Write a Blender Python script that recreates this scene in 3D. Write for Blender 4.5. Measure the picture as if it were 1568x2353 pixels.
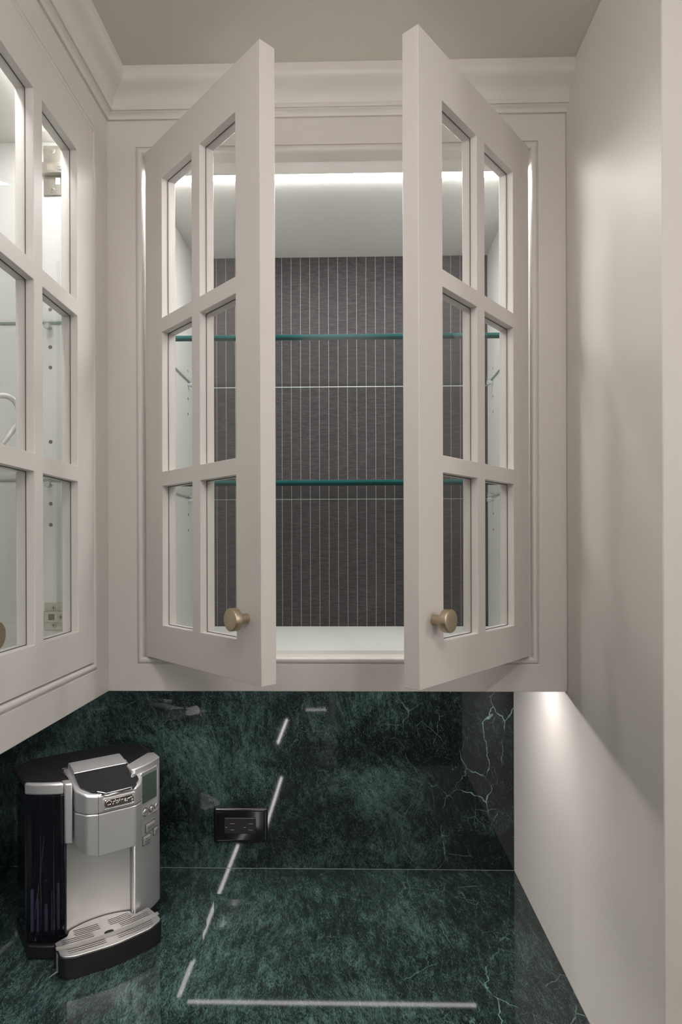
import bpy, bmesh, math
from mathutils import Vector, Matrix

# ------------------------------------------------------------------ scene, camera, world, light, exposure
sc = bpy.context.scene
C = sc.collection
for o in list(bpy.data.objects):
    bpy.data.objects.remove(o)
EYE = 1.60                      # eye height above the floor
cam_d = bpy.data.cameras.new('camera')
cam = bpy.data.objects.new('camera', cam_d)
C.objects.link(cam)
cam_d.sensor_fit = 'VERTICAL'
cam_d.sensor_height = 36.0
cam_d.lens = 1446.6 / 2353 * 36
cam_d.shift_y = (1257 - 1176.5) / 2353
cam_d.clip_start = 0.02
cam.matrix_world = (Matrix.Translation((0, 0, EYE)) @ Matrix.Rotation(0.02113, 4, 'Z') @
                    Matrix.Rotation(math.pi / 2, 4, 'X') @ Matrix.Rotation(-0.00293, 4, 'Z'))
sc.camera = cam
w = bpy.data.worlds.new('world')
sc.world = w
w.use_nodes = True
w.node_tree.nodes['Background'].inputs[0].default_value = (1, 0.975, 0.95, 1)
w.node_tree.nodes['Background'].inputs[1].default_value = 0.6
sc.view_settings.view_transform = 'Standard'
sc.view_settings.look = 'None'
sc.view_settings.gamma = 1
sc.view_settings.use_curve_mapping = False
sc.view_settings.exposure = 0.08
GLOBE_A, GLOBE_B = 7.8, 11.5   # radiance of the fill globe added before the nook, of the other added ones
SPOT_W = 3.5                    # watts of the small recessed spotlight
LED_IN, LED_LEFT = 115.0, 50.0                   # radiance of the strips inside the cabinets
LED_UNDER = 78.0                # radiance of the strips under the cabinets

# ------------------------------------------------------------------ main dimensions (metres, z = height above eye)
XL, XR = -0.394, 0.336          # face of the left cabinets, right nook wall
YF, YB = 1.0, 1.3355            # face of the back cabinet, face of the backsplash
YW, XW = 1.3555, -0.752         # plaster behind
ZB, ZC, ZCEIL = -0.2296, -0.6832, 0.740
YEND = 0.692                    # end of the right nook wall


def Z(z):
    return EYE + z


# ------------------------------------------------------------------ materials
def new_mat(name):
    m = bpy.data.materials.new(name)
    m.use_nodes = True
    nt = m.node_tree
    for n in list(nt.nodes):
        nt.nodes.remove(n)
    out = nt.nodes.new('ShaderNodeOutputMaterial')
    return m, nt, out


def principled(name, col, rough=0.5, metal=0.0, spec=0.5, bump=0.0, bscale=300, coat=0.0, stretch=None, var=0.0):
    m, nt, out = new_mat(name)
    b = nt.nodes.new('ShaderNodeBsdfPrincipled')
    b.inputs['Base Color'].default_value = (*col, 1)
    b.inputs['Roughness'].default_value = rough
    b.inputs['Metallic'].default_value = metal
    b.inputs['Specular IOR Level'].default_value = spec
    b.inputs['Coat Weight'].default_value = coat
    nt.links.new(b.outputs[0], out.inputs[0])
    if bump or var:
        tc = nt.nodes.new('ShaderNodeTexCoord')
        mp = nt.nodes.new('ShaderNodeMapping')
        if stretch:
            mp.inputs['Scale'].default_value = stretch
        nz = nt.nodes.new('ShaderNodeTexNoise')
        nz.inputs['Scale'].default_value = bscale
        nz.inputs['Detail'].default_value = 3
        nt.links.new(tc.outputs['Object'], mp.inputs[0])
        nt.links.new(mp.outputs[0], nz.inputs[0])
        if bump:
            bp = nt.nodes.new('ShaderNodeBump')
            bp.inputs['Strength'].default_value = bump
            bp.inputs['Distance'].default_value = 0.001
            nt.links.new(nz.outputs[0], bp.inputs['Height'])
            nt.links.new(bp.outputs[0], b.inputs['Normal'])
        if var:
            mx = nt.nodes.new('ShaderNodeMix')
            mx.data_type = 'RGBA'
            mx.inputs[6].default_value = (*[c * (1 - var) for c in col], 1)
            mx.inputs[7].default_value = (*[min(1, c * (1 + var)) for c in col], 1)
            nt.links.new(nz.outputs[0], mx.inputs[0])
            nt.links.new(mx.outputs[2], b.inputs['Base Color'])
    return m


def emission(name, col, strength):
    m, nt, out = new_mat(name)
    e = nt.nodes.new('ShaderNodeEmission')
    e.inputs[0].default_value = (*col, 1)
    e.inputs[1].default_value = strength
    nt.links.new(e.outputs[0], out.inputs[0])
    return m


def clear(name, tint, refl_rough=0.02, ior=1.45, haze=0.0, hazecol=(0.8, 0.8, 0.8)):
    """clear sheet: tinted see-through with a Fresnel reflection, optionally a little milky"""
    m, nt, out = new_mat(name)
    t = nt.nodes.new('ShaderNodeBsdfTransparent')
    t.inputs[0].default_value = (*tint, 1)
    g = nt.nodes.new('ShaderNodeBsdfGlossy')
    g.inputs['Roughness'].default_value = refl_rough
    fr = nt.nodes.new('ShaderNodeFresnel')
    geo = nt.nodes.new('ShaderNodeNewGeometry')          # same reflection on both faces of the sheet
    mr = nt.nodes.new('ShaderNodeMapRange')
    mr.inputs[3].default_value = ior
    mr.inputs[4].default_value = 1 / ior
    nt.links.new(geo.outputs['Backfacing'], mr.inputs[0])
    nt.links.new(mr.outputs[0], fr.inputs['IOR'])
    mx = nt.nodes.new('ShaderNodeMixShader')
    inv = nt.nodes.new('ShaderNodeMath')                 # the sheet reflects on its outer faces only
    inv.operation = 'SUBTRACT'
    inv.inputs[0].default_value = 1.0
    nt.links.new(geo.outputs['Backfacing'], inv.inputs[1])
    mul = nt.nodes.new('ShaderNodeMath')
    mul.operation = 'MULTIPLY'
    nt.links.new(fr.outputs[0], mul.inputs[0])
    nt.links.new(inv.outputs[0], mul.inputs[1])
    nt.links.new(mul.outputs[0], mx.inputs[0])
    src = t
    if haze:
        d = nt.nodes.new('ShaderNodeBsdfDiffuse')
        d.inputs[0].default_value = (*hazecol, 1)
        m2 = nt.nodes.new('ShaderNodeMixShader')
        m2.inputs[0].default_value = haze
        nt.links.new(t.outputs[0], m2.inputs[1])
        nt.links.new(d.outputs[0], m2.inputs[2])
        src = m2
    nt.links.new(src.outputs[0], mx.inputs[1])
    nt.links.new(g.outputs[0], mx.inputs[2])
    nt.links.new(mx.outputs[0], out.inputs[0])
    return m


class NT:
    """tiny helper for wiring node trees"""
    def __init__(self, nt):
        self.nt = nt

    def n(self, t, **kw):
        nd = self.nt.nodes.new(t)
        for k, v in kw.items():
            setattr(nd, k, v)
        return nd

    def put(self, sock, v):
        if isinstance(v, bpy.types.NodeSocket):
            self.nt.links.new(v, sock)
        else:
            sock.default_value = v

    def math(self, op, a, b=0.0, c=0.0, clamp=False):
        nd = self.n('ShaderNodeMath', operation=op, use_clamp=clamp)
        for i, v in enumerate((a, b, c)):
            self.put(nd.inputs[i], v)
        return nd.outputs[0]

    def vmath(self, op, a, b, scale=None):
        nd = self.n('ShaderNodeVectorMath', operation=op)
        self.put(nd.inputs[0], a)
        if scale is None:
            self.put(nd.inputs[1], b)
        else:
            self.put(nd.inputs['Scale'], scale)
        return nd.outputs[0]

    def noise(self, vec, scale, detail=4, rough=0.55, dist=0.0, color=False):
        nd = self.n('ShaderNodeTexNoise')
        self.put(nd.inputs['Vector'], vec)
        nd.inputs['Scale'].default_value = scale
        nd.inputs['Detail'].default_value = detail
        nd.inputs['Roughness'].default_value = rough
        nd.inputs['Distortion'].default_value = dist
        return nd.outputs[1 if color else 0]

    def ramp(self, fac, stops):
        nd = self.n('ShaderNodeValToRGB')
        self.put(nd.inputs[0], fac)
        el = nd.color_ramp.elements
        el[0].position, el[0].color = stops[0][0], (*stops[0][1], 1)
        el[1].position, el[1].color = stops[-1][0], (*stops[-1][1], 1)
        for p, c in stops[1:-1]:
            e = el.new(p)
            e.color = (*c, 1)
        return nd.outputs[0]

    def sstep(self, v, a, b, lo=0.0, hi=1.0):
        nd = self.n('ShaderNodeMapRange', interpolation_type='SMOOTHSTEP')
        self.put(nd.inputs[0], v)
        nd.inputs[1].default_value, nd.inputs[2].default_value = a, b
        nd.inputs[3].default_value, nd.inputs[4].default_value = lo, hi
        return nd.outputs[0]

    def mix(self, f, a, b):
        nd = self.n('ShaderNodeMix', data_type='RGBA')
        self.put(nd.inputs[0], f)
        self.put(nd.inputs[6], a)
        self.put(nd.inputs[7], b)
        return nd.outputs[2]


def marble(name, flat):
    """dark green serpentine marble: fibrous green flecks on near black, pale cracks"""
    m, nt, out = new_mat(name)
    k = NT(nt)
    tc = k.n('ShaderNodeTexCoord').outputs['Object']
    mp = k.n('ShaderNodeMapping')
    k.put(mp.inputs[0], tc)
    # bring both slabs to (across, along, small) axes
    if flat:
        mp.inputs['Rotation'].default_value = (0, 0, math.radians(-6))
    else:
        mp.inputs['Rotation'].default_value = (math.radians(-90), 0, math.radians(-12))
        mp.inputs['Location'].default_value = (3.1, 1.7, 0.4)
    v = mp.outputs[0]
    wcol = k.noise(v, 3.2, 3, 0.5, color=True)
    wv = k.vmath('SUBTRACT', wcol, (0.5, 0.5, 0.5))
    warped = k.vmath('ADD', v, k.vmath('SCALE', wv, None, 0.10 if flat else 0.16))
    w2 = k.vmath('SUBTRACT', k.noise(v, 22, 3, 0.6, color=True), (0.5, 0.5, 0.5))
    warped2 = k.vmath('ADD', warped, k.vmath('SCALE', w2, None, 0.012))
    ys = 0.6 if flat else 1.0                           # the counter's grain runs longer toward its front edge
    fib_v = k.vmath('MULTIPLY', warped2, (1.0, 0.30 * ys, 1.0))
    fib = k.noise(fib_v, 620, 5, 0.80, 0.1)
    fib2 = k.noise(k.vmath('MULTIPLY', warped2, (1.0, 0.40 * ys, 1.0)), 95, 6, 0.70, 0.2)
    patch = k.noise(warped, 5.5, 4, 0.55)
    sep = k.n('ShaderNodeSeparateXYZ')
    k.put(sep.inputs[0], tc)
    right = k.sstep(sep.outputs[0], 0.02, 0.30)         # the slab is blacker and more veined toward this end
    pm = k.math('SUBTRACT', k.sstep(patch, 0.34, 0.66), k.math('MULTIPLY', right, 0.45), clamp=True)
    f = k.math('ADD', k.math('MULTIPLY', fib, 0.62), k.math('MULTIPLY', fib2, 0.38))
    thr = k.math('SUBTRACT', f, k.math('MULTIPLY', k.math('SUBTRACT', 1.0, pm), 0.075 if flat else 0.135))
    base = k.ramp(thr, [(0.30, (0.0034, 0.0046, 0.0046)), (0.41, (0.0085, 0.0140, 0.0135)), (0.49, (0.026, 0.047, 0.0435)),
                        (0.57, (0.060, 0.103, 0.095)), (0.65, (0.115, 0.185, 0.172)), (0.76, (0.26, 0.35, 0.33))])
    fleck = k.math('MULTIPLY', k.sstep(k.noise(v, 520, 2, 0.6), 0.655, 0.72, 0.0, 0.55), k.sstep(k.noise(v, 26, 3, 0.6), 0.45, 0.62, 0.12, 1.0))
    base = k.mix(fleck, base, (0.30, 0.40, 0.375, 1))
    # pale cracks
    vv = k.vmath('ADD', v, k.vmath('SCALE', k.vmath('SUBTRACT', k.noise(v, 10, 4, 0.55, color=True), (0.5, 0.5, 0.5)), None, 0.055))
    vv = k.vmath('MULTIPLY', vv, (1.0, 0.55, 1.0))
    vo = k.n('ShaderNodeTexVoronoi', feature='DISTANCE_TO_EDGE')
    k.put(vo.inputs['Vector'], vv)
    vo.inputs['Scale'].default_value = 10.5
    vmask = k.sstep(k.noise(v, 9, 3, 0.6), 0.46, 0.60)
    vmask = k.math('MULTIPLY', vmask, k.math('ADD', 0.10, k.math('MULTIPLY', right, 0.9)))
    line = k.math('MULTIPLY', k.sstep(vo.outputs['Distance'], 0.001, 0.0085, 1.0, 0.0), vmask)
    vo2 = k.n('ShaderNodeTexVoronoi', feature='DISTANCE_TO_EDGE')
    k.put(vo2.inputs['Vector'], k.vmath('ADD', vv, (4.2, 1.3, 0.0)))
    vo2.inputs['Scale'].default_value = 25
    line2 = k.math('MULTIPLY', k.sstep(vo2.outputs['Distance'], 0.002, 0.015, 0.42, 0.0),
                   k.math('MULTIPLY', k.sstep(k.noise(v, 12, 2, 0.5), 0.50, 0.66), k.math('ADD', 0.2, right)))
    ln = k.math('MAXIMUM', line, line2, clamp=True)
    ln = k.math('MULTIPLY', ln, k.sstep(k.noise(v, 120, 2, 0.5), 0.25, 0.6, 0.35, 1.0))
    col = k.mix(ln, base, (0.22, 0.36, 0.32, 1))
    b = k.n('ShaderNodeBsdfPrincipled')
    k.put(b.inputs['Base Color'], col)
    b.inputs['Roughness'].default_value = 0.035
    b.inputs['IOR'].default_value = 1.54
    nt.links.new(b.outputs[0], out.inputs[0])
    return m


def pinstripe(name):
    m, nt, out = new_mat(name)
    k = NT(nt)
    tc = k.n('ShaderNodeTexCoord').outputs['Object']
    sep = k.n('ShaderNodeSeparateXYZ')
    k.put(sep.inputs[0], tc)
    x, z = sep.outputs[0], sep.outputs[2]
    wob = k.math('MULTIPLY', k.math('SUBTRACT', k.noise(tc, 9, 2), 0.5), 0.0010)
    ph = k.math('FRACT', k.math('DIVIDE', k.math('ADD', k.math('ADD', x, wob), 10 * 0.01992 + 0.1576), 0.01992))
    d = k.math('ABSOLUTE', k.math('SUBTRACT', ph, 0.5))
    # stripe centred on ph = 0 -> d = 0.5
    st = k.sstep(d, 0.464, 0.486)
    dots = k.math('FRACT', k.math('DIVIDE', z, 0.0030))
    dm = k.sstep(k.math('ABSOLUTE', k.math('SUBTRACT', dots, 0.5)), 0.18, 0.42, 1.0, 0.30)
    st = k.math('MULTIPLY', st, dm)
    weave = k.noise(k.vmath('MULTIPLY', tc, (1.0, 1.0, 1.6)), 620, 3, 0.7)
    slub = k.noise(k.vmath('MULTIPLY', tc, (0.35, 1.0, 3.0)), 150, 3, 0.6)
    wv = k.math('ADD', k.math('MULTIPLY', weave, 0.7), k.math('MULTIPLY', slub, 0.3))
    base = k.ramp(wv, [(0.32, (0.026, 0.024, 0.026)), (0.50, (0.060, 0.055, 0.058)), (0.68, (0.13, 0.12, 0.125))])
    col = k.mix(st, base, (0.44, 0.41, 0.385, 1))
    b = k.n('ShaderNodeBsdfPrincipled')
    k.put(b.inputs['Base Color'], col)
    b.inputs['Roughness'].default_value = 0.9
    b.inputs['Specular IOR Level'].default_value = 0.15
    bp = k.n('ShaderNodeBump')
    bp.inputs['Strength'].default_value = 0.4
    bp.inputs['Distance'].default_value = 0.0006
    k.put(bp.inputs['Height'], wv)
    k.put(b.inputs['Normal'], bp.outputs[0])
    nt.links.new(b.outputs[0], out.inputs[0])
    return m


M = {
    'paint': principled('cabinet_paint', (0.67, 0.634, 0.606), 0.40, spec=0.45, bump=0.04, bscale=420),
    'wallpaint': principled('wall_paint', (0.67, 0.635, 0.60), 0.48, spec=0.38, bump=0.06, bscale=260),
    'ceil': principled('ceiling_paint', (0.64, 0.60, 0.545), 0.7, spec=0.2, bump=0.05, bscale=260),
    'inside': principled('cabinet_interior', (0.77, 0.768, 0.745), 0.45, spec=0.3, bump=0.03, bscale=500),
    'gap_line': principled('pane_gap_line', (0.05, 0.05, 0.048), 0.6),
    'pane': clear('pane_glass', (0.975, 0.978, 0.974), 0.015, 1.50),
    'shelf': clear('shelf_glass', (0.95, 0.964, 0.957), 0.01, 1.50),
    'shelf_edge': None,
    'side_edge': principled('shelf_side_edge', (0.20, 0.27, 0.25), 0.2),
    'rear_edge': principled('polished_rear_edge', (0.72, 0.78, 0.76), 0.15),
    'brass': principled('brushed_brass', (0.56, 0.465, 0.345), 0.42, metal=1.0, bump=0.05, bscale=900, stretch=(1, 1, 8)),
    'alu': principled('strip_channel', (0.6, 0.6, 0.6), 0.4, metal=0.6),
    'led_in': emission('cabinet_led', (1.0, 0.985, 0.96), LED_IN),
    'led_left': emission('closed_cabinet_led', (1.0, 0.985, 0.96), LED_LEFT),
    'led_under': emission('under_cabinet_led', (1.0, 0.95, 0.93), LED_UNDER),
    'lens_a': emission('fill_globe_glow', (1.0, 0.965, 0.93), GLOBE_A),
    'lens_b': emission('fill_globe_glow_far', (1.0, 0.965, 0.93), GLOBE_B),
    'walnut': principled('dark_walnut', (0.030, 0.019, 0.013), 0.35, var=0.3, bscale=30, stretch=(8, 1, 1)),
    'white_metal': principled('white_trim', (0.75, 0.74, 0.72), 0.4),
    'nickel': principled('nickel_steel', (0.66, 0.63, 0.58), 0.30, metal=1.0, bump=0.05, bscale=300),
    'hole': principled('drilled_hole', (0.20, 0.17, 0.14), 0.8),
    'pin': clear('clear_plastic_pin', (0.85, 0.89, 0.88), 0.08, 1.5, haze=0.45, hazecol=(0.8, 0.84, 0.82)),
    'porcelain': principled('white_porcelain', (0.80, 0.79, 0.76), 0.12),
    'caulk': principled('pale_caulk', (0.28, 0.28, 0.26), 0.6),
    'wood_floor': principled('floor_wood', (0.075, 0.048, 0.032), 0.45, bump=0.1, bscale=40, stretch=(1, 8, 1), var=0.3),
    'plate': principled('outlet_black', (0.006, 0.006, 0.007), 0.10),
    'insert': principled('outlet_insert', (0.011, 0.0098, 0.0100), 0.35),
    'slotin': principled('outlet_slot', (0.22, 0.20, 0.19), 0.5),
    'dark': principled('dark_void', (0.002, 0.002, 0.002), 0.8),
    'silver': principled('silver_plastic', (0.50, 0.498, 0.50), 0.36, metal=0.75, bump=0.03, bscale=1500),
    'steel': principled('brushed_steel', (0.60, 0.585, 0.57), 0.42, metal=0.92, bump=0.05, bscale=600, stretch=(0.05, 0.05, 3)),
    'chrome': principled('black_chrome', (0.10, 0.10, 0.105), 0.04, metal=1.0, coat=0.5),
    'lidgloss': principled('black_gloss_lid', (0.012, 0.012, 0.013), 0.05, coat=1.0, spec=0.8),
    'bright': principled('chrome', (0.8, 0.8, 0.8), 0.06, metal=1.0),
    'blackp': principled('black_plastic', (0.006, 0.0055, 0.0065), 0.42, bump=0.12, bscale=900),
    'blackg': principled('black_gloss', (0.008, 0.008, 0.009), 0.18),
    'lcd': principled('lcd_screen', (0.040, 0.058, 0.047), 0.22, coat=0.3),
    'print': principled('button_print', (0.06, 0.055, 0.05), 0.6),
    'smoke': clear('smoky_tank', (0.40, 0.40, 0.46), 0.03, 1.5, haze=0.012, hazecol=(0.25, 0.24, 0.36)),
    'violet': clear('violet_glint', (0.62, 0.60, 0.76), 0.1, 1.5, haze=0.30, hazecol=(0.46, 0.44, 0.62)),
    'tape': clear('frosted_tape', (0.85, 0.85, 0.84), 0.25, 1.5, haze=0.45, hazecol=(0.72, 0.70, 0.68)),
    'marble_flat': marble('green_marble_counter', True),
    'marble_wall': marble('green_marble_splash', False),
    'fabric': pinstripe('pinstripe_fabric'),
}


def shelf_edge_mat():
    m, nt, out = new_mat('shelf_glass_edge')
    k = NT(nt)
    b = k.n('ShaderNodeBsdfPrincipled')
    tc = k.n('ShaderNodeTexCoord').outputs['Object']
    sep = k.n('ShaderNodeSeparateXYZ')
    k.put(sep.inputs[0], tc)
    col = k.ramp(k.math('DIVIDE', sep.outputs[2], 0.0095),
                 [(0.0, (0.010, 0.045, 0.042)), (0.45, (0.012, 0.06, 0.058)), (0.62, (0.02, 0.20, 0.19)), (0.9, (0.03, 0.26, 0.25)), (1.0, (0.16, 0.30, 0.32))])
    k.put(b.inputs['Base Color'], col)
    b.inputs['Roughness'].default_value = 0.22
    b.inputs['IOR'].default_value = 1.5
    b.inputs['Specular IOR Level'].default_value = 0.25
    tr = k.n('ShaderNodeBsdfTransparent')
    k.put(tr.inputs[0], col)
    mx = k.n('ShaderNodeMixShader')
    mx.inputs[0].default_value = 0.75
    nt.links.new(tr.outputs[0], mx.inputs[1])
    nt.links.new(b.outputs[0], mx.inputs[2])
    nt.links.new(mx.outputs[0], out.inputs[0])
    return m


M['shelf_edge'] = shelf_edge_mat()


# ------------------------------------------------------------------ mesh helpers
def obj(name, bm, mat, parent=None, loc=None, smooth=False, bevel=0.0, segs=2, recalc=True):
    if recalc:
        bmesh.ops.recalc_face_normals(bm, faces=bm.faces)
    me = bpy.data.meshes.new(name)
    bm.to_mesh(me)
    bm.free()
    for mt in (mat if isinstance(mat, (list, tuple)) else [mat]):
        me.materials.append(M[mt])
    o = bpy.data.objects.new(name, me)
    C.objects.link(o)
    if parent is not None:
        o.parent = parent
    if loc is not None:
        o.location = loc
    if smooth:
        for p in me.polygons:
            p.use_smooth = True
        try:
            me.set_sharp_from_angle(angle=math.radians(35))
        except Exception:
            pass
    if bevel:
        md = o.modifiers.new('bevel', 'BEVEL')
        md.width = bevel
        md.segments = segs
        md.limit_method = 'ANGLE'
        md.angle_limit = math.radians(40)
        md.harden_normals = False
        for p in me.polygons:
            p.use_smooth = True
        try:
            me.set_sharp_from_angle(angle=math.radians(35))
        except Exception:
            pass
    return o


def empty(name, loc=(0, 0, 0), rz=0.0):
    o = bpy.data.objects.new(name, None)
    o.empty_display_size = 0.05
    C.objects.link(o)
    o.location = loc
    o.rotation_euler = (0, 0, rz)
    return o


def tag(o, label, cat, group=None, kind=None):
    o['label'] = label
    o['category'] = cat
    if group:
        o['group'] = group
    if kind:
        o['kind'] = kind
    return o


def box(bm, x0, x1, y0, y1, z0, z1, mi=0):
    vs = [bm.verts.new((x, y, z)) for z in (z0, z1) for y in (y0, y1) for x in (x0, x1)]
    fs = []
    for f in ((0, 2, 3, 1), (4, 5, 7, 6), (0, 1, 5, 4), (2, 6, 7, 3), (0, 4, 6, 2), (1, 3, 7, 5)):
        fc = bm.faces.new([vs[i] for i in f])
        fc.material_index = mi
        fs.append(fc)
    return fs


def B(*a):
    bm = bmesh.new()
    box(bm, *a)
    return bm


def prism(bm, pts, z0, z1, mi=0, z_of=None, b_of=None):
    """outline (x, y) extruded in z; z_of(x, y) can shape the top"""
    lo = [bm.verts.new((x, y, b_of(x, y) if b_of else z0)) for x, y in pts]
    hi = [bm.verts.new((x, y, z_of(x, y) if z_of else z1)) for x, y in pts]
    n = len(pts)
    bm.faces.new(lo[::-1]).material_index = mi
    bm.faces.new(hi).material_index = mi
    for i in range(n):
        bm.faces.new((lo[i], lo[(i + 1) % n], hi[(i + 1) % n], hi[i])).material_index = mi


def rounded(pts, rad, seg=6):
    """round the corners of a polygon; rad is one radius or one per corner"""
    out = []
    n = len(pts)
    for i in range(n):
        r = rad[i] if isinstance(rad, (list, tuple)) else rad
        p, a, b = Vector(pts[i]), Vector(pts[i - 1]), Vector(pts[(i + 1) % n])
        if r <= 0:
            out.append(tuple(p))
            continue
        da, db = (a - p), (b - p)
        la, lb = da.length, db.length
        da.normalize()
        db.normalize()
        ang = da.angle(db)
        t = min(r / math.tan(ang / 2), la * 0.49, lb * 0.49)
        p1, p2 = p + da * t, p + db * t
        for s in range(seg + 1):
            q = s / seg
            out.append(tuple((1 - q) ** 2 * p1 + 2 * q * (1 - q) * p + q * q * p2))
    return out


def grid_panel(bm, xs, zs, holes, y0, y1):
    """solid panel in the x-z plane made of a grid of cells; holes is a set of (ix, iz) left open"""
    nx, nz = len(xs) - 1, len(zs) - 1
    cache = {}

    def v(i, j, s):
        key = (i, j, s)
        if key not in cache:
            cache[key] = bm.verts.new((xs[i], (y0, y1)[s], zs[j]))
        return cache[key]

    def solid(i, j):
        return 0 <= i < nx and 0 <= j < nz and (i, j) not in holes
    for i in range(nx):
        for j in range(nz):
            if not solid(i, j):
                continue
            bm.faces.new((v(i, j, 0), v(i + 1, j, 0), v(i + 1, j + 1, 0), v(i, j + 1, 0)))
            bm.faces.new((v(i, j, 1), v(i, j + 1, 1), v(i + 1, j + 1, 1), v(i + 1, j, 1)))
            for (di, dj, a, b) in ((-1, 0, (i, j), (i, j + 1)), (1, 0, (i + 1, j), (i + 1, j + 1)),
                                   (0, -1, (i, j), (i + 1, j)), (0, 1, (i, j + 1), (i + 1, j + 1))):
                if not solid(i + di, j + dj):
                    bm.faces.new((v(*a, 0), v(*b, 0), v(*b, 1), v(*a, 1)))


def frame_sweep(bm, x0, x1, z0, z1, prof, closed=False):
    """profile (inset, y) swept round a rectangle with mitred corners"""
    rings = []
    for ins, y in prof:
        rings.append([bm.verts.new(p) for p in ((x0 + ins, y, z0 + ins), (x1 - ins, y, z0 + ins),
                                                (x1 - ins, y, z1 - ins), (x0 + ins, y, z1 - ins))])
    m = len(rings)
    for a in range(m if closed else m - 1):
        r, s = rings[a], rings[(a + 1) % m]
        for i in range(4):
            bm.faces.new((r[i], r[(i + 1) % 4], s[(i + 1) % 4], s[i]))


def lathe(bm, prof, origin=(0, 0, 0), axis='Z', seg=32, mi=0):
    """profile (radius, height) turned round an axis"""
    o = Vector(origin)
    rings = []
    for r, h in prof:
        ring = []
        for i in range(seg):
            a = 2 * math.pi * i / seg
            c, s = r * math.cos(a), r * math.sin(a)
            p = {'Z': (c, s, h), 'Y': (c, h, s), 'X': (h, c, s)}[axis]
            ring.append(bm.verts.new(o + Vector(p)))
        rings.append(ring)
    for a, b in zip(rings, rings[1:]):
        for i in range(seg):
            bm.faces.new((a[i], a[(i + 1) % seg], b[(i + 1) % seg], b[i])).material_index = mi
    bm.faces.new(rings[0][::-1]).material_index = mi
    bm.faces.new(rings[-1]).material_index = mi


def tube(bm, path, r, seg=10, mi=0):
    pts = [Vector(p) for p in path]
    rings = []
    up = Vector((0.3, 0.2, 1)).normalized()
    for i, p in enumerate(pts):
        t = (pts[min(i + 1, len(pts) - 1)] - pts[max(i - 1, 0)]).normalized()
        a = t.cross(up)
        if a.length < 1e-4:
            a = t.cross(Vector((1, 0, 0)))
        a.normalize()
        b = t.cross(a).normalized()
        rr = r[i] if isinstance(r, (list, tuple)) else r
        rings.append([bm.verts.new(p + a * (rr * math.cos(2 * math.pi * j / seg)) + b * (rr * math.sin(2 * math.pi * j / seg))) for j in range(seg)])
    for s, t in zip(rings, rings[1:]):
        for j in range(seg):
            bm.faces.new((s[j], s[(j + 1) % seg], t[(j + 1) % seg], t[j])).material_index = mi
    bm.faces.new(rings[0][::-1]).material_index = mi
    bm.faces.new(rings[-1]).material_index = mi


def smooth_path(pts, n=8):
    """Catmull-Rom through the points"""
    P = [Vector(p) for p in pts]
    P = [P[0] * 2 - P[1]] + P + [P[-1] * 2 - P[-2]]
    out = []
    for i in range(1, len(P) - 2):
        for s in range(n):
            t = s / n
            out.append(0.5 * ((2 * P[i]) + (-P[i - 1] + P[i + 1]) * t + (2 * P[i - 1] - 5 * P[i] + 4 * P[i + 1] - P[i + 2]) * t * t +
                              (-P[i - 1] + 3 * P[i] - 3 * P[i + 1] + P[i + 2]) * t ** 3))
    out.append(P[-2])
    return out


def text_mesh(name, body, size, depth, mat, parent, matrix, extra_w=1.0, bevel=0.0):
    cu = bpy.data.curves.new(name, 'FONT')
    cu.body = body
    cu.size = size
    cu.extrude = depth
    cu.bevel_depth = bevel
    cu.bevel_resolution = 1
    cu.align_x = 'CENTER'
    cu.align_y = 'CENTER'
    tmp = bpy.data.objects.new(name, cu)
    C.objects.link(tmp)
    dg = bpy.context.evaluated_depsgraph_get()
    me = bpy.data.meshes.new_from_object(tmp.evaluated_get(dg))
    bpy.data.objects.remove(tmp)
    bpy.data.curves.remove(cu)
    me.name = name
    me.transform(Matrix.Diagonal((extra_w, 1, 1, 1)))
    me.materials.clear()
    me.materials.append(M[mat])
    o = bpy.data.objects.new(name, me)
    C.objects.link(o)
    o.parent = parent
    o.matrix_local = matrix
    return o


# ------------------------------------------------------------------ the room
def struct(name, bm, mat, label, cat, bevel=0.0):
    return tag(obj(name, bm, mat, bevel=bevel), label, cat, kind='structure')


XROOM, YROOM = 2.3, -2.04
struct('floor', B(XW - .1, XROOM + .1, YROOM - .1, YW + .1, -0.05, 0.0), 'wood_floor', 'brown wooden floor of the room', 'floor')
struct('ceiling', B(XW - .1, XROOM + .1, YROOM - .1, YW + .1, Z(ZCEIL), Z(ZCEIL) + .08), 'ceil', 'plain warm grey painted ceiling above the crown moulding', 'ceiling')
struct('wall_back', B(XW - .1, XROOM + .1, YW, YW + .1, 0, Z(ZCEIL)), 'wallpaint', 'painted wall behind the open cabinet', 'wall')
struct('wall_left', B(XW - .1, XW, YROOM - .1, YW, 0, Z(ZCEIL)), 'wallpaint', 'painted wall behind the cabinet run with the closed glass door', 'wall')
struct('wall_right', B(XR, XR + .13, YEND, YW, 0, Z(ZCEIL)), 'wallpaint', 'warm grey partition wall closing the nook beside the open cabinet', 'wall', bevel=0.0015)


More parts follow.
